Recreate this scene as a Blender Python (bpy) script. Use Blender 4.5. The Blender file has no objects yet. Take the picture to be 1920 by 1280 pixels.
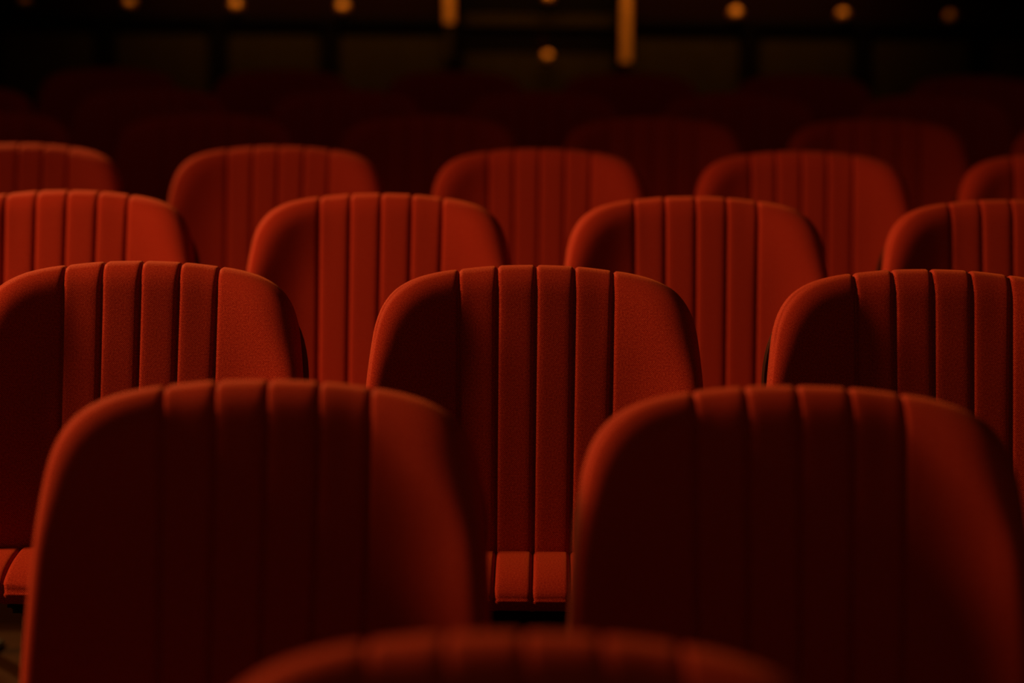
import bpy, bmesh, math
import numpy as np
from mathutils import Vector, Matrix

C = bpy.context.scene.collection
S = bpy.context.scene
R = math.radians

# ------------------------------------------------------------------ camera
CAM_H = 1.249
PITCH, YAW, ROLL = R(6.0), 0.01282, 0.00972
cam = bpy.data.cameras.new('camera')
cam.lens = 85.0
cam.sensor_width = 36.0
cam.clip_start = 0.05
camera = bpy.data.objects.new('camera', cam)
C.objects.link(camera)
fw = Vector((-math.sin(YAW)*math.cos(PITCH), math.cos(YAW)*math.cos(PITCH), -math.sin(PITCH)))
rt = Vector((math.cos(YAW), math.sin(YAW), 0))
up = rt.cross(fw)
r2 = math.cos(ROLL)*rt + math.sin(ROLL)*up
u2 = -math.sin(ROLL)*rt + math.cos(ROLL)*up
M = Matrix((r2, u2, -fw)).transposed().to_4x4()
M.translation = Vector((0, 0, CAM_H))
camera.matrix_world = M
cam.dof.use_dof = True
cam.dof.focus_distance = 3.47
cam.dof.aperture_fstop = 85.0/38.0
S.camera = camera

# ------------------------------------------------------------------ exposure, world, lights
S.view_settings.view_transform = 'Standard'
S.view_settings.look = 'None'
S.view_settings.exposure = 0.0
S.view_settings.gamma = 1.0
S.view_settings.use_curve_mapping = False
world = bpy.data.worlds.new('dark_hall')
world.use_nodes = True
bg = world.node_tree.nodes['Background']
bg.inputs[0].default_value = (1.0, 0.85, 0.35, 1)
bg.inputs[1].default_value = 0.11
S.world = world


def spot(name, loc, target, watts, color, cone, blend, radius):
    l = bpy.data.lights.new(name, 'SPOT')
    l.energy = watts
    l.color = color
    l.spot_size = R(cone)
    l.spot_blend = blend
    l.shadow_soft_size = radius
    o = bpy.data.objects.new(name, l)
    C.objects.link(o)
    o.location = loc
    o.rotation_euler = (Vector(target)-Vector(loc)).to_track_quat('-Z', 'Y').to_euler()
    return o


# warm spotlight high on the rear left: rims and tops
spot('rear_left_spotlight', (-3.0, 7.3, CAM_H+2.0), (0.0, 2.2, CAM_H-0.6), 640, (1.0, 0.48, 0.14), 50, 0.6, 0.15)
# warm spotlight on the front left: the ribbed faces
spot('front_left_spotlight', (-3.5, 3.22, CAM_H+1.45), (0.2, 3.0, CAM_H-0.5), 465, (1.0, 0.46, 0.13), 94, 0.85, 0.40)
# downlight in front of the rear wall
wash = bpy.data.lights.new('rear_wall_light', 'AREA')
wash.shape = 'RECTANGLE'
wash.size = 2.6
wash.size_y = 0.05
wash.energy = 5.5
wash.color = (1.0, 0.50, 0.12)
wash.spread = R(100)
wo = bpy.data.objects.new('rear_wall_light', wash)
C.objects.link(wo)
wo.location = (-0.15, 8.62, CAM_H+0.85)
wo.rotation_euler = (R(26), 0, 0)

# very dim added fill light under the ceiling, lifts the black rear rows
hl = bpy.data.lights.new('rear_fill_light', 'AREA')
hl.shape = 'RECTANGLE'
hl.size = 4.0
hl.size_y = 0.6
hl.energy = 3.3
hl.color = (1.0, 0.34, 0.12)
ho = bpy.data.objects.new('rear_fill_light', hl)
C.objects.link(ho)
ho.location = (0, 4.9, 4.4)
ho.rotation_euler = (R(28), 0, 0)

# ------------------------------------------------------------------ materials


def new_mat(name):
    m = bpy.data.materials.new(name)
    m.use_nodes = True
    nt = m.node_tree
    return m, nt, nt.nodes['Principled BSDF']


def fabric(name, base, light_thread, dark_thread, sheen=0.28):
    m, nt, b = new_mat(name)
    N, L = nt.nodes, nt.links
    uv = N.new('ShaderNodeUVMap')
    sep = N.new('ShaderNodeSeparateXYZ')
    L.new(uv.outputs[0], sep.inputs[0])

    def math_node(op, a, bv=None):
        n = N.new('ShaderNodeMath')
        n.operation = op
        for k, v in enumerate((a, bv)):
            if v is None:
                continue
            if isinstance(v, (int, float)):
                n.inputs[k].default_value = v
            else:
                L.new(v, n.inputs[k])
        return n.outputs[0]
    w = 2*math.pi/0.0027
    # small irregularities of the yarn
    ns = N.new('ShaderNodeTexNoise')
    ns.inputs['Scale'].default_value = 60
    ns.inputs['Detail'].default_value = 2
    L.new(uv.outputs[0], ns.inputs['Vector'])
    wob = math_node('MULTIPLY', math_node('SUBTRACT', ns.outputs['Fac'], 0.5), 5.0)
    sx = math_node('SINE', math_node('ADD', math_node('MULTIPLY', sep.outputs[0], w), wob))
    sy = math_node('SINE', math_node('ADD', math_node('MULTIPLY', sep.outputs[1], w*0.93), wob))
    pr = math_node('MULTIPLY', sx, sy)
    n2 = N.new('ShaderNodeTexNoise')
    n2.inputs['Scale'].default_value = 420
    n2.inputs['Detail'].default_value = 1
    L.new(uv.outputs[0], n2.inputs['Vector'])
    f = math_node('ADD', math_node('MULTIPLY', pr, 0.42), math_node('MULTIPLY', math_node('SUBTRACT', n2.outputs['Fac'], 0.5), 0.9))
    f = math_node('ADD', f, 0.5)
    ramp = N.new('ShaderNodeValToRGB')
    L.new(f, ramp.inputs[0])
    e = ramp.color_ramp.elements
    e[0].position, e[0].color = 0.08, (*dark_thread, 1)
    e[1].position, e[1].color = 0.97, (*light_thread, 1)
    mid = ramp.color_ramp.elements.new(0.5)
    mid.color = (*base, 1)
    L.new(ramp.outputs[0], b.inputs['Base Color'])
    b.inputs['Roughness'].default_value = 0.85
    b.inputs['Specular IOR Level'].default_value = 0.12
    b.inputs['Sheen Weight'].default_value = sheen
    b.inputs['Sheen Roughness'].default_value = 0.45
    b.inputs['Sheen Tint'].default_value = (1.0, 0.26, 0.08, 1)
    bump = N.new('ShaderNodeBump')
    bump.inputs['Strength'].default_value = 0.35
    bump.inputs['Distance'].default_value = 0.0006
    L.new(f, bump.inputs['Height'])
    L.new(bump.outputs[0], b.inputs['Normal'])
    return m


def plain(name, col, rough=0.5, metal=0.0, noise=0.0, scale=20.0, stretch=(1, 1, 1), spec=0.3):
    m, nt, b = new_mat(name)
    b.inputs['Roughness'].default_value = rough
    b.inputs['Metallic'].default_value = metal
    b.inputs['Specular IOR Level'].default_value = spec
    N, L = nt.nodes, nt.links
    tc = N.new('ShaderNodeTexCoord')
    mp = N.new('ShaderNodeMapping')
    mp.inputs['Scale'].default_value = stretch
    ns = N.new('ShaderNodeTexNoise')
    ns.inputs['Scale'].default_value = scale
    ns.inputs['Detail'].default_value = 5
    mix = N.new('ShaderNodeMixRGB')
    mix.inputs[1].default_value = (*[c*(1-noise) for c in col], 1)
    mix.inputs[2].default_value = (*[min(1, c*(1+noise)) for c in col], 1)
    L.new(tc.outputs['Object'], mp.inputs[0])
    L.new(mp.outputs[0], ns.inputs['Vector'])
    L.new(ns.outputs['Fac'], mix.inputs[0])
    L.new(mix.outputs[0], b.inputs['Base Color'])
    return m


RED = fabric('red_upholstery', (0.40, 0.017, 0.008), (0.72, 0.10, 0.06), (0.16, 0.005, 0.003))
SHELL = fabric('dark_red_back_upholstery', (0.10, 0.012, 0.006), (0.14, 0.02, 0.012), (0.05, 0.005, 0.003), 0.2)
METAL = plain('black_metal', (0.015, 0.012, 0.010), 0.45, 0.6, 0.2, 60)
FLOOR = plain('tan_floor', (0.030, 0.010, 0.0015), 0.9, 0, 0.15, 6, (1, 6, 1), 0.05)
WOOD = plain('dark_wall_wood', (0.008, 0.0012, 0.0003), 0.8, 0, 0.35, 8, (1, 1, 9), 0.05)
PANEL = plain('brown_panel_wood', (0.024, 0.013, 0.0014), 0.8, 0, 0.35, 7, (9, 1, 1), 0.05)
BLACK = plain('black_wood', (0.003, 0.001, 0.0007), 0.6, 0, 0.2, 9, (1, 1, 1), 0.05)
BRASS = plain('brass', (0.75, 0.33, 0.07), 0.5, 1.0, 0.1, 30)
BRASS_SATIN = plain('satin_brass', (0.90, 0.42, 0.08), 0.68, 1.0, 0.1, 30)
PLASTER = plain('dark_red_plaster', (0.10, 0.03, 0.02), 0.9, 0, 0.15, 5)

# ------------------------------------------------------------------ helpers


def thing(name, label, cat, loc=(0, 0, 0), group=None):
    o = bpy.data.objects.new(name, None)
    C.objects.link(o)
    o.empty_display_size = 0.1
    o.location = loc
    o['label'] = label
    o['category'] = cat
    if group:
        o['group'] = group
    return o


def obj(name, me, mat, parent=None, loc=None):
    o = bpy.data.objects.new(name, me)
    if mat:
        me.materials.clear()
        me.materials.append(mat)
    C.objects.link(o)
    if parent:
        o.parent = parent
    if loc:
        o.location = loc
    return o


def bm_mesh(name, bm, smooth=False):
    me = bpy.data.meshes.new(name)
    bmesh.ops.recalc_face_normals(bm, faces=bm.faces)
    bm.to_mesh(me)
    bm.free()
    for p in me.polygons:
        p.use_smooth = smooth
    return me


def box(bm, x0, x1, y0, y1, z0, z1, bev=0.0):
    g = bmesh.ops.create_cube(bm, size=1.0)
    vs = g['verts']
    for v in vs:
        v.co = Vector(((x0+x1)/2+v.co.x*(x1-x0), (y0+y1)/2+v.co.y*(y1-y0), (z0+z1)/2+v.co.z*(z1-z0)))
    if bev > 0:
        es = list({e for v in vs for e in v.link_edges})
        bmesh.ops.bevel(bm, geom=es, offset=bev, segments=2, affect='EDGES')


def lathe(bm, prof, seg=24, axis='Z', origin=(0, 0, 0)):
    """prof: list of (radius, height)"""
    rings = []
    for r, h in prof:
        ring = []
        for k in range(seg):
            a = 2*math.pi*k/seg
            p = (r*math.cos(a), r*math.sin(a), h)
            if axis == 'Y':
                p = (p[0], p[2], p[1])
            ring.append(bm.verts.new(Vector(p)+Vector(origin)))
        rings.append(ring)
    for a, b in zip(rings, rings[1:]):
        for k in range(seg):
            bm.faces.new((a[k], a[(k+1) % seg], b[(k+1) % seg], b[k]))
    bm.faces.new(rings[0][::-1])
    bm.faces.new(rings[-1])


def tube(bm, pts, r, seg=10):
    pts = [Vector(p) for p in pts]
    rings = []
    for i, p in enumerate(pts):
        d = (pts[min(i+1, len(pts)-1)]-pts[max(i-1, 0)]).normalized()
        n = d.cross(Vector((1, 0, 0)))
        if n.length < 1e-3:
            n = d.cross(Vector((0, 1, 0)))
        n.normalize()
        b = d.cross(n)
        rings.append([bm.verts.new(p+r*(math.cos(2*math.pi*k/seg)*n+math.sin(2*math.pi*k/seg)*b)) for k in range(seg)])
    for a, b in zip(rings, rings[1:]):
        for k in range(seg):
            bm.faces.new((a[k], a[(k+1) % seg], b[(k+1) % seg], b[k]))
    bm.faces.new(rings[0][::-1])
    bm.faces.new(rings[-1])


# ------------------------------------------------------------------ upholstered pads


def catmull(P, n=16):
    P = np.array(P, float)
    P = np.vstack([2*P[0]-P[1], P, 2*P[-1]-P[-2]])
    out = []
    for i in range(1, len(P)-2):
        p0, p1, p2, p3 = P[i-1:i+3]
        # centripetal style tangents scaled by chord
        c = np.linalg.norm(p2-p1)
        m1 = (p2-p0)/(np.linalg.norm(p2-p1)+np.linalg.norm(p1-p0))*c
        m2 = (p3-p1)/(np.linalg.norm(p3-p2)+np.linalg.norm(p2-p1))*c
        for t in np.linspace(0, 1, n, endpoint=False):
            a = 2*t**3-3*t**2+1; b = t**3-2*t**2+t; cc = -2*t**3+3*t**2; d = t**3-t**2
            out.append(a*p1+b*m1+cc*p2+d*m2)
    out.append(P[-2])
    return np.array(out)


def resample(poly, fr):
    s = np.concatenate([[0], np.cumsum(np.linalg.norm(np.diff(poly, axis=0), axis=1))])
    s /= s[-1]
    return np.stack([np.interp(fr, s, poly[:, k]) for k in range(2)], 1)


def clustered(n, lo, hi):
    """fractions 0..1 with fine insets lo/hi given as lists of fractions near each end"""
    a = list(lo)
    b = [1-x for x in hi][::-1]
    s0, s1 = (a[-1] if a else 0.0), (b[0] if b else 1.0)
    mid = list(np.linspace(s0, s1, n+2)[1:-1])
    r = (a if a else [0.0]) + mid + (b if b else [1.0])
    return np.array(r)


def pad(name, right, length, seams, r, rd, thick, wing=None, groove=0.0045, gw=0.0030, puff=0.0025, back_r=0.012,
        warp=0.0, stitch=True, n_side=14, n_v=34, seam_shrink=0.0, front_r=None, rim=None):
    """right: outline points of the right half from the middle of the far edge (0,length) down to (w,0).
    Returns mesh in pad coordinates (x, h, d): d grows to the rear."""
    half = catmull(right, 14)
    # split far corner where the tangent is about 45 degrees
    tg = np.diff(half, axis=0)
    ang = np.arctan2(-tg[:, 1], tg[:, 0])
    k = int(np.argmax(ang > R(48)))
    kc = max(k, 3)
    top_r, side_r = half[:kc+1], half[kc:]
    insets = [r*(1-math.cos(R(a))) for a in (0, 8, 15, 20, 24, 28, 32, 38, 47, 58, 70, 81, 90)]
    # rows
    slen = np.linalg.norm(np.diff(side_r, axis=0), axis=1).sum()
    vfr = clustered(n_v, [x/slen for x in insets], [x/slen*1.15 for x in insets])
    # columns: seam positions with fine sampling, x at the far edge
    xs_top = top_r[:, 0]
    xmax = xs_top[-1]
    outer = seams[-1]
    gs = [-2.6, -1.7, -1.1, -0.7, -0.35, 0, 0.35, 0.7, 1.1, 1.7, 2.6]
    cols = []
    for s in sorted(set([-q for q in seams]+list(seams))):
        cols += [s+g*gw for g in gs]
    ss = sorted(set([-q for q in seams]+list(seams)))
    for a, b in zip(ss, ss[1:]):
        cols += list(np.linspace(a+2.6*gw, b-2.6*gw, 7)[1:-1])
    cols = np.array(sorted(cols))
    x_in = cols[-1]
    plen = xmax-x_in
    fr_out = clustered(n_side, [], [x/plen*1.1 for x in insets])   # 0 = inner, 1 = outer edge
    wbot = half[-1, 0]

    def shr(h):   # seam convergence toward the base
        return 1-seam_shrink*(1-h/length)
    # centre block
    Hs = []
    topfun = lambda x: np.interp(abs(x), top_r[:, 0], top_r[:, 1])
    V = len(vfr)
    hfun = side_r[::-1]
    L_curve = resample(hfun, vfr)                # (x,h) right outer edge from base to corner
    centre = np.zeros((len(cols), V, 2))
    for i, x in enumerate(cols):
        ht = topfun(x)
        h = vfr*ht
        centre[i, :, 1] = h
        centre[i, :, 0] = x*shr(h)
    inner = centre[-1]
    # right block by Coons patch
    a = fr_out[1:]
    top_c = top_r[np.searchsorted(top_r[:, 0], x_in):]
    top_c = np.vstack([[x_in, topfun(x_in)], top_c])
    T = resample(top_c, fr_out)
    B = np.stack([inner[0, 0]+(wbot-inner[0, 0])*fr_out, np.zeros_like(fr_out)], 1)
    blk = np.zeros((len(fr_out), V, 2))
    for i, u in enumerate(fr_out):
        for j, v in enumerate(vfr):
            blk[i, j] = ((1-u)*inner[j]+u*L_curve[j] + (1-v)*B[i]+v*T[i]
                         - ((1-u)*(1-v)*B[0]+u*(1-v)*B[-1]+(1-u)*v*T[0]+u*v*T[-1]))
    rightb = blk[1:]
    leftb = rightb[::-1].copy()
    leftb[:, :, 0] *= -1
    G = np.concatenate([leftb, centre, rightb], 0)         # (NI, V, 2)
    NI = G.shape[0]
    ulist = np.concatenate([-(x_in+fr_out[1:]*plen)[::-1], cols, x_in+fr_out[1:]*plen])
    # outline polyline, counter: left side up, top, right side down, bottom
    border = [(0, j) for j in range(V)] + [(i, V-1) for i in range(1, NI)] + [(NI-1, j) for j in range(V-2, -1, -1)] + [(i, 0) for i in range(NI-2, 0, -1)]
    op = np.array([G[i, j] for i, j in border])
    dense = np.vstack([np.column_stack([half[::-1, 0]*-1, half[::-1, 1]]), half[1:], [[0, 0]]])
    A = dense
    Bq = np.roll(dense, -1, 0)
    P = G.reshape(-1, 2)
    AB = Bq-A
    dist = np.full(len(P), 9.0)
    near = np.zeros_like(P)
    for q in range(len(A)):
        l2 = (AB[q]**2).sum()
        if l2 < 1e-14:
            continue
        t = np.clip(((P-A[q])@AB[q])/l2, 0, 1)
        foot = A[q]+t[:, None]*AB[q]
        dd = np.linalg.norm(P-foot, axis=1)
        near[dd < dist] = foot[dd < dist]
        dist = np.minimum(dist, dd)
    out = (near-P)/np.maximum(dist, 1e-6)[:, None]
    out = out.reshape(NI, V, 2)
    out[0], out[-1] = out[1], out[-2]
    out[:, 0], out[:, -1] = out[:, 1], out[:, -2]
    dist = dist.reshape(NI, V)
    dist[0, :] = dist[-1, :] = 0
    dist[:, 0] = dist[:, -1] = 0
    rs = np.ones_like(dist) if rim is None else np.vectorize(rim)(G[:, :, 0], G[:, :, 1])
    rv = r*rs
    dc = np.clip(dist, 0, rv)/rv*r                # normalised to r
    rdv = rd*(0.35+0.65*np.minimum(rs, 1.12))
    depth = rdv*(1-np.sqrt(np.maximum(1-(1-dc/r)**2, 0)))
    if front_r:
        df = np.clip(length-G[:, :, 1], 0, front_r)/front_r
        df = np.minimum(df, dist/0.004)
        depth = np.maximum(depth, rd*(1-np.sqrt(np.maximum(1-(1-df)**2, 0))))
    # general soft crown + channels
    def form(x, h):
        w = 0.0 if wing is None else wing(x, h)
        return w
    seams_all = np.array(ss)
    base = np.array([[form(G[i, j, 0], G[i, j, 1]) for j in range(V)] for i in range(NI)])
    crown = np.zeros(NI)
    gro = np.zeros(NI)
    edge_l = np.concatenate([[-outer*1.9], seams_all, [outer*1.9]])
    for i, x in enumerate(ulist):
        dm = np.min(np.abs(seams_all-x))
        gro[i] = groove*math.exp(-(dm/gw)**2)
        k2 = np.searchsorted(seams_all, x)
        if 0 < k2 < len(seams_all):
            w2 = (seams_all[k2]-seams_all[k2-1])/2
            t = abs(x-(seams_all[k2]+seams_all[k2-1])/2)/w2
            crown[i] = -puff*(1-t**8)
        else:
            t = min(1, (abs(x)-outer)/0.03)
            crown[i] = -puff*(1-(1-t)**4)
    # rings behind the front border
    ctr = np.array([0, length/2])
    nrm = np.zeros_like(op)
    nb = len(op)
    for q in range(nb):
        t = op[(q+1) % nb]-op[q-1]
        t /= (np.linalg.norm(t)+1e-12)
        nrm[q] = (-t[1], t[0])
    verts, uvs = [], []
    idx = {}
    fade = np.clip(dist/(0.25*r), 0, 1)
    for i in range(NI):
        for j in range(V):
            g = gro[i]
            # in the rolled rim the groove also cuts inward
            fr_rim = 1-dc[i, j]/r
            x, h = G[i, j]
            if j > V//2:
                h -= g*fr_rim*0.8
            d = base[i, j]+depth[i, j]+(g*(1-0.6*fr_rim))+crown[i]*min(1, dc[i, j]/r)
            if stitch:
                # stitched seam just inside the rolled edge
                phi = math.degrees(math.acos(max(-1, min(1, 1-dc[i, j]/r))))
                d += 0.0028*math.exp(-((phi-23)/4.5)**2)*max(0.0, min(1.0, (abs(x)-0.17)/0.03))
            idx[('f', i, j)] = len(verts)
            verts.append((x, h, d))
            if front_r:
                uvs.append((x, h+depth[i, j]))
            else:
                uvs.append((G[i, j, 0]+out[i, j, 0]*depth[i, j], G[i, j, 1]+out[i, j, 1]*depth[i, j]))
    loops = []
    bd = [verts[idx[('f', i, j)]] for i, j in border]
    ring_prev = [idx[('f', i, j)] for i, j in border]
    rings = []
    prof = [(0.0, 0.35), (0.0, 0.7), (0.0, 1.0)]
    side = thick-rd-back_r
    for inset, fr in ((-0.0012, 0.12), (-0.0015, 0.5), (0.0, 1.0)):
        rings.append((inset, side*fr))
    for aa in (30, 60, 90):
        rings.append((back_r*(1-math.cos(R(aa))), side+back_r*math.sin(R(aa))))
    faces = []
    for inset, dz in rings:
        cur = []
        for q in range(nb):
            p = bd[q]
            nx, nh = nrm[q]
            hh = max(p[1], 0)/length
            cur.append(len(verts))
            verts.append((p[0]-nx*inset, p[1]-nh*inset, p[2]+dz))
            ub, vb = uvs[idx[('f', *border[q])]]
            uvs.append((ub+nx*dz, vb+nh*dz))
        for q in range(nb):
            faces.append((ring_prev[q], ring_prev[(q+1) % nb], cur[(q+1) % nb], cur[q]))
        ring_prev = cur
    # rear face grid reuses the border ring
    bidx = {b: ring_prev[q] for q, b in enumerate(border)}
    rb = {}
    sc_ring = {b: verts[ring_prev[q]] for q, b in enumerate(border)}
    for i in range(NI):
        for j in range(V):
            if (i, j) in bidx:
                rb[(i, j)] = bidx[(i, j)]
            else:
                x, h = G[i, j]
                rb[(i, j)] = len(verts)
                k3 = 1-back_r/0.25
                verts.append((x*k3, length/2+(h-length/2)*(1-2*back_r/length), base[i, j]+thick))
                uvs.append((x, h))
    for i in range(NI-1):
        for j in range(V-1):
            f = idx
            faces.append((f[('f', i, j)], f[('f', i+1, j)], f[('f', i+1, j+1)], f[('f', i, j+1)]))
            faces.append((rb[(i, j)], rb[(i, j+1)], rb[(i+1, j+1)], rb[(i+1, j)]))
    return verts, uvs, faces


def pad_mesh(name, data, xf):
    verts, uvs, faces = data
    me = bpy.data.meshes.new(name)
    me.from_pydata([xf(*v) for v in verts], [], faces)
    me.validate()
    uvl = me.uv_layers.new(name='UVMap')
    for lp in me.loops:
        uvl.data[lp.index].uv = uvs[lp.vertex_index]
    bm = bmesh.new()
    bm.from_mesh(me)
    bmesh.ops.recalc_face_normals(bm, faces=bm.faces)
    bm.to_mesh(me)
    bm.free()
    for p in me.polygons:
        p.use_smooth = True
    return me


# ------------------------------------------------------------------ the auditorium seat
BL = 0.45            # length of the back pad
REC = R(12)          # recline
PIVOT_Z = 0.43
TOP_Z = PIVOT_Z+BL*math.cos(REC)
TOP_Y = BL*math.sin(REC)
back_outline = [(0, BL), (0.06, BL-0.002), (0.1135, BL-0.008), (0.147, BL-0.0145), (0.178, BL-0.025), (0.204, BL-0.042),
                (0.222, BL-0.066), (0.2315, BL-0.092), (0.2365, BL-0.12), (0.2425, BL-0.177), (0.2475, BL-0.26),
                (0.2505, BL-0.34), (0.252, 0.0)]


def lower(h):
    """0 near the top edge, 1 in the lower part of the back"""
    q = max(0.0, min(1.0, (BL-h-0.05)/0.15))
    return q*q*(3-2*q)


def rim_size(x, h):
    c = max(0.0, min(1.0, (abs(x)-0.12)/0.08))
    c = c*c*(3-2*c)
    q = lower(h)
    return (1-q)*(0.72+0.22*c)+q*0.52


def wing(x, h):
    t = max(0.0, min(1.0, (abs(x)-0.09)/0.145))
    s_curve = -0.047*(0.4*t*t+0.6*(3*t*t-2*t**3))
    u = max(0.0, (abs(x)-0.105)/0.145)
    bowl = -0.056*u**1.9
    q = lower(h)
    return (1-q)*s_curve+q*bowl


def xf_back(x, h, d):
    return (x, h*math.sin(REC)+d*math.cos(REC), PIVOT_Z+h*math.cos(REC)-d*math.sin(REC))


back_me = pad_mesh('backrest', pad('b', back_outline, BL, [0.0, 0.0568, 0.1136], 0.056, 0.044, 0.072, wing, seam_shrink=0.05,
                                   rim=rim_size), xf_back)

SL = 0.245
seat_outline = [(0, SL), (0.08, SL-0.001), (0.14, SL-0.004), (0.185, SL-0.010), (0.215, SL-0.022), (0.233, SL-0.042),
                (0.241, SL-0.070), (0.245, SL-0.11), (0.246, SL-0.15), (0.245, SL-0.20), (0.240, 0.0)]


def xf_seat(x, h, d):
    return (x, 0.11-h, PIVOT_Z+0.026-d)


seat_me = pad_mesh('seat', pad('s', seat_outline, SL, [0.0, 0.053, 0.106, 0.159], 0.022, 0.040, 0.058, None, puff=0.002, stitch=False,
                               front_r=0.13), xf_seat)

SHL = 0.42
shell_outline = [(0, SHL), (0.06, SHL-0.002), (0.1135, SHL-0.008), (0.15, SHL-0.017), (0.180, SHL-0.030), (0.203, SHL-0.048),
                 (0.220, SHL-0.070), (0.233, SHL-0.098), (0.241, SHL-0.14), (0.241, SHL-0.19), (0.234, SHL-0.28), (0.226, 0.0)]


def shell_form(x, h):
    a = max(0.0, abs(x)-0.12)
    return -0.012*min(1.0, a/0.12)**1.6


REC2 = R(3.5)


def xf_shell(x, h, d):
    return (x, 0.128+(h)*math.sin(REC2)+d*math.cos(REC2)-0.010, PIVOT_Z-0.0+h*math.cos(REC2)-d*math.sin(REC2))


shell_me = pad_mesh('back_shell', pad('k', shell_outline, SHL, [0.0], 0.010, 0.010, 0.024, shell_form, groove=0.0, puff=0.0, back_r=0.006,
                                      stitch=False, n_side=16, n_v=22), xf_shell)


def frame_mesh():
    bm = bmesh.new()
    box(bm, -0.17, 0.17, 0.01, 0.09, 0.385, 0.405, 0.005)
    box(bm, -0.19, 0.19, 0.03, 0.13, 0.35, 0.44, 0.008)
    for s in (-1, 1):
        box(bm, s*0.15-0.014, s*0.15+0.014, 0.07, 0.125, 0.36, 0.78, 0.004)
    return bm_mesh('seat_frame', bm)


def leg_mesh(s):
    bm = bmesh.new()
    x = s*0.155
    tube(bm, [(x, 0.06, 0.38), (x, 0.06, 0.25), (x, 0.06, 0.10), (x, 0.06, 0.012)], 0.019, 14)
    box(bm, x-0.022, x+0.022, -0.03, 0.13, 0.0, 0.012, 0.003)
    return bm_mesh('leg', bm)


frame_me = frame_mesh()
leg_mes = [leg_mesh(-1), leg_mesh(1)]


def make_chair(name, label, loc, group):
    t = thing(name, label, 'seat', loc, group)
    obj('backrest', back_me, RED, t)
    obj('seat_cushion', seat_me, RED, t)
    obj('back_shell', shell_me, SHELL, t)
    obj('seat_frame', frame_me, METAL, t)
    obj('leg', leg_mes[0], METAL, t)
    obj('leg', leg_mes[1], METAL, t)
    return t


def copy_thing(src, loc, label, group):
    r = src.copy()
    C.objects.link(r)
    r.location = loc
    r['label'] = label
    r['group'] = group
    for ch in src.children:
        c = ch.copy()
        C.objects.link(c)
        c.parent = r
    return r


# rows: depth of the seam top, height of the seam top below/above the camera
P = 0.58
Y0, DY, H0, DH = 1.68909, 0.92142, -0.3792, 0.06261
X0 = -0.01122
rows = {
    # row: (half-step indices, x correction, height correction)
    0: ([-2, 0, 2], 0.0, -0.008),
    1: ([-1, 1], 0.0, 0.0),
    2: ([-2, 0, 2], 0.0, 0.0),
    3: ([-3, -1, 1, 3], 0.0, 0.0),
    4: ([-4, -2, 0, 2, 4], 0.0, 0.0),
    5: ([-5, -3, -1, 1, 3, 5], 0.0, 0.0),
    6: ([-6, -4, -2, 0, 2, 4], 0.0, 0.0),
    7: ([-5, -3, -1, 1, 3, 5], 0.0, 0.0),
}
ROWNAME = {
    0: 'very blurred nearest row along the bottom edge',
    1: 'blurred row in front of the sharp one',
    2: 'one sharply focused row',
    3: 'bright row right behind the sharp row',
    4: 'dimmer red row, second behind the sharp row',
    5: 'dark brownish row, third behind the sharp row',
    6: 'almost black row, fourth behind the sharp row',
    7: 'last almost black row before the rear wall',
}
POS = {
    2: ['left one', 'right one'],
    3: ['leftmost', 'middle one', 'rightmost'],
    4: ['leftmost', 'second from left', 'second from right', 'rightmost'],
    5: ['leftmost', 'second from left', 'middle one', 'second from right', 'rightmost'],
    6: ['leftmost', 'second from left', 'third from left', 'third from right', 'second from right', 'rightmost'],
}
first = None
for r, (ids, dx, dh) in rows.items():
    fl = CAM_H+H0+DH*r-TOP_Z+dh
    for k, i in enumerate(ids):
        loc = (X0+dx+i*P/2, Y0+DY*r-TOP_Y, fl)
        label = 'Ribbed red seat, %s in the %s' % (POS[len(ids)][k], ROWNAME[r])
        grp = 'ribbed red auditorium seats'
        if first is None:
            first = make_chair('auditorium_seat', label, loc, grp)
        else:
            copy_thing(first, loc, label, grp)

# ------------------------------------------------------------------ floor, walls
WALL_Y = 8.95


def struct(name, me, mat):
    o = obj(name, me, mat)
    o['kind'] = 'structure'
    return o


def floor_mesh():
    bm = bmesh.new()
    # shallow terraces, one per row
    ys = [-2.0]
    zs = []
    y = Y0-TOP_Y-0.62
    prof = [(-3.0, 0.0)]
    for r in range(1, 8):
        yy = Y0+DY*r-TOP_Y-0.62
        prof += [(yy, CAM_H+H0+DH*(r-1)-TOP_Z), (yy, CAM_H+H0+DH*r-TOP_Z)]
    prof[0] = (-3.0, prof[1][1])
    prof += [(WALL_Y+0.6, prof[-1][1])]
    a = [bm.verts.new((-4.2, p[0], p[1])) for p in prof]
    b = [bm.verts.new((4.2, p[0], p[1])) for p in prof]
    for k in range(len(prof)-1):
        bm.faces.new((a[k], b[k], b[k+1], a[k+1]))
    bm.normal_update()
    geom = list(bm.faces)
    ret = bmesh.ops.extrude_face_region(bm, geom=geom)
    for v in [g for g in ret['geom'] if isinstance(g, bmesh.types.BMVert)]:
        v.co.z -= 0.15
    return bm_mesh('floor', bm)


struct('floor', floor_mesh(), FLOOR)

for nm, x0, x1 in (('wall_left', -4.4, -4.2), ('wall_right', 4.2, 4.4)):
    bm = bmesh.new()
    box(bm, x0, x1, -3.0, WALL_Y+0.6, -0.2, 4.6)
    struct(nm, bm_mesh(nm, bm), PLASTER)
bm = bmesh.new()
box(bm, -4.4, 4.4, -3.0, WALL_Y+0.6, 4.6, 4.8)
struct('ceiling', bm_mesh('ceiling', bm), PLASTER)

# added blocker out of view, keeps the front-left spotlight off the rear rows
bm = bmesh.new()
box(bm, -4.2, 4.2, 4.45, 4.60, CAM_H+0.80, 4.6)
struct('light_blocker', bm_mesh('light_blocker', bm), BLACK)

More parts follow.
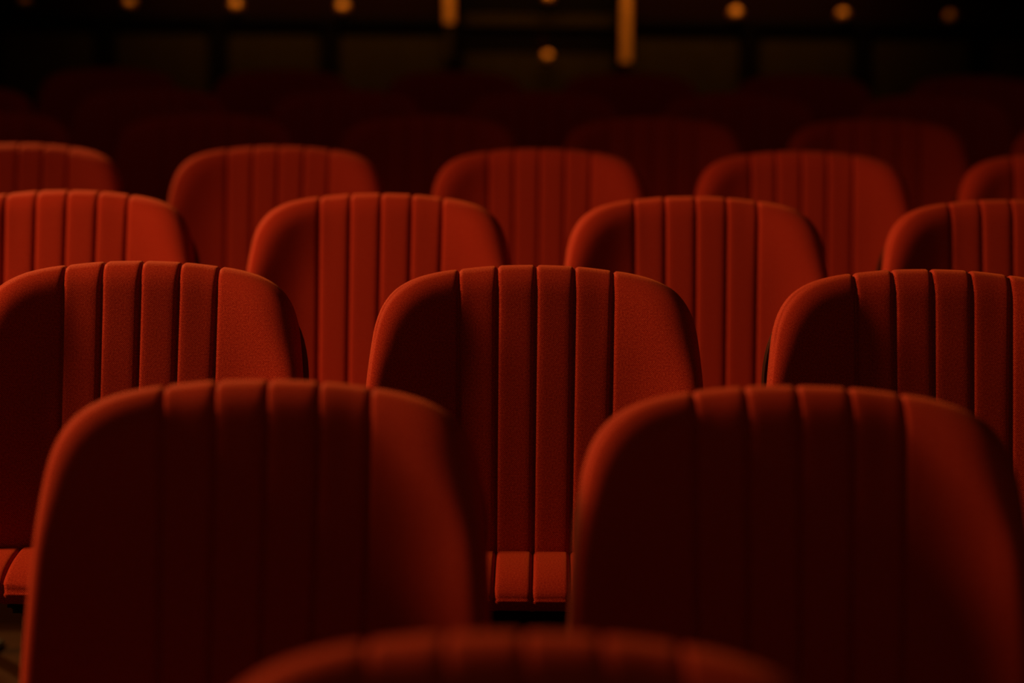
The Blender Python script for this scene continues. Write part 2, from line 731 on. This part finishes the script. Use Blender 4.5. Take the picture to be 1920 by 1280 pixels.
# rear wall, dark wood with an opening for the door in the middle
Z = lambda zc: CAM_H+zc
FZ = CAM_H+H0+DH*7-TOP_Z
DX0, DX1 = -0.345, 0.28
DTOP = Z(1.35)
bm = bmesh.new()
box(bm, -4.2, DX0, WALL_Y, WALL_Y+0.2, FZ-0.1, 4.6)
box(bm, DX1, 4.2, WALL_Y, WALL_Y+0.2, FZ-0.1, 4.6)
box(bm, DX0, DX1, WALL_Y, WALL_Y+0.2, DTOP, 4.6)
struct('wall_back', bm_mesh('wall_back', bm), WOOD)

# dark rail along the rear wall
bm = bmesh.new()
box(bm, -4.2, DX0-0.02, WALL_Y-0.035, WALL_Y, Z(0.216), Z(0.250), 0.006)
box(bm, DX1+0.02, 4.2, WALL_Y-0.035, WALL_Y, Z(0.216), Z(0.250), 0.006)
struct('trim_1', bm_mesh('trim_1', bm), BLACK)
# dark upright battens between the lower panels
bat_x = [b-0.02 for b in [-3.26, -2.85, -2.44, -2.025, -1.60, -1.185, -0.775, 0.765, 1.180, 1.605, 2.02, 2.43, 2.84, 3.25]]
bm = bmesh.new()
for x in bat_x:
    box(bm, x-0.028, x+0.028, WALL_Y-0.03, WALL_Y, FZ, Z(0.2155), 0.004)
struct('trim_2', bm_mesh('trim_2', bm), BLACK)


def panel_between(x0, x1):
    bm = bmesh.new()
    box(bm, x0, x1, WALL_Y-0.016, WALL_Y-0.0005, FZ+0.05, Z(0.196), 0.008)
    o = obj('wall_panel', bm_mesh('wall_panel', bm), PANEL)
    return o


edges_l = [b for b in bat_x if b < 0]+[DX0+0.02]
edges_r = [DX1-0.02]+[b for b in bat_x if b > 0]
panels = []
for E in (edges_l, edges_r):
    for a, b in zip(E, E[1:]):
        if b < -2.1 or a > 2.1:
            continue
        panels.append((a, b))
panels.sort()
nl = sum(1 for a, b in panels if b < 0)
nr = len(panels)-nl
ORD = ['first', 'second', 'third', 'fourth', 'fifth', 'sixth']
for k, (a, b) in enumerate(panels):
    o = panel_between(a+0.034, b-0.034)
    if b < 0:
        side, n = 'left', ORD[nl-1-k]
    else:
        side, n = 'right', ORD[k-nl]
    o['label'] = 'dim brown wooden panel low on the rear wall, %s to the %s of the central door' % (n, side)
    o['category'] = 'wall panel'
    o['group'] = 'brown panels of the rear wall'

# brass knobs along the rear wall above the rail
def knob_mesh():
    bm = bmesh.new()
    lathe(bm, [(0.024, 0.0), (0.024, -0.003), (0.010, -0.006), (0.009, -0.016), (0.018, -0.021), (0.0255, -0.031), (0.0255, -0.040), (0.018, -0.050), (0.006, -0.054)], 28, 'Y')
    return bm_mesh('wall_ornament', bm, True)


kme = knob_mesh()
kn = [(-1.895, 0.299), (-1.508, 0.291), (-1.115, 0.285), (-0.722, 0.283), (0.715, 0.275), (1.108, 0.273), (1.502, 0.270)]
klab = ['left end', 'second from left end', 'third from left end', 'nearest the left brass strip', 'nearest the right brass strip', 'second from right end', 'right end']
for k, (x, z) in enumerate(kn):
    o = bpy.data.objects.new('wall_ornament', kme)
    if k == 0:
        kme.materials.append(BRASS)
    C.objects.link(o)
    o.location = (x-0.024, WALL_Y, Z(z))
    o['label'] = 'small blurred round brass ornament on the dark rear wall, ' + klab[k]
    o['category'] = 'wall ornament'
    o['group'] = 'round brass ornaments in a line on the rear wall'

# brass strips either side of the door
for nm, x, z0, z1, lab in (('l', -0.356, 0.232, 0.60, 'upright brass strip at the left side of the dark central door'),
                           ('r', 0.292, 0.095, 0.60, 'bright upright brass strip at the right side of the dark central door')):
    bm = bmesh.new()
    tube(bm, [(x, WALL_Y-0.030, Z(z0)), (x, WALL_Y-0.030, Z(z1))], 0.020, 16)
    box(bm, x-0.012, x+0.012, WALL_Y-0.030, WALL_Y-0.0005, Z(z0)+0.02, Z(z0)+0.04)
    box(bm, x-0.012, x+0.012, WALL_Y-0.030, WALL_Y-0.0005, Z(z1)-0.04, Z(z1)-0.02)
    o = obj('brass_strip', bm_mesh('brass_strip', bm, False), BRASS_SATIN)
    if nm == 'l':
        bm = bmesh.new()
        tube(bm, [(x, WALL_Y-0.030, Z(0.10)), (x, WALL_Y-0.030, Z(0.2319))], 0.014, 16)
        obj('lower_section', bm_mesh('lower_section', bm), PANEL, o)['label'] = 'dull brown lower section'
    o['label'] = lab
    o['category'] = 'brass strip'
    o['group'] = 'brass strips beside the door'

# the door
bm = bmesh.new()
box(bm, DX0+0.001, DX1-0.001, WALL_Y+0.09, WALL_Y+0.13, FZ, DTOP-0.001, 0.003)
door = struct('door_1', bm_mesh('door_1', bm), BLACK)
bm = bmesh.new()
box(bm, DX0+0.04, DX1-0.03, WALL_Y+0.070, WALL_Y+0.09, Z(0.224), Z(0.268), 0.004)
obj('door_rail', bm_mesh('door_rail', bm), PANEL, door)
bm = bmesh.new()
box(bm, DX0+0.04, DX1-0.03, WALL_Y+0.070, WALL_Y+0.09, FZ+0.1, Z(0.125), 0.004)
obj('door_panel', bm_mesh('door_panel', bm), PANEL, door)
bm = bmesh.new()
box(bm, -0.030, 0.005, WALL_Y+0.075, WALL_Y+0.092, Z(0.13), Z(0.2), 0.003)
obj('lock_plate', bm_mesh('lock_plate', bm), WOOD, door)
for z in (0.112, 0.330):
    bm = bmesh.new()
    lathe(bm, [(0.016, 0.07), (0.016, 0.064), (0.008, 0.058), (0.008, 0.045), (0.018, 0.036), (0.022, 0.026), (0.018, 0.016), (0.008, 0.011)], 24, 'Y', (0.006, WALL_Y, Z(z)))
    obj('door_knob', bm_mesh('door_knob', bm, True), BRASS, door)
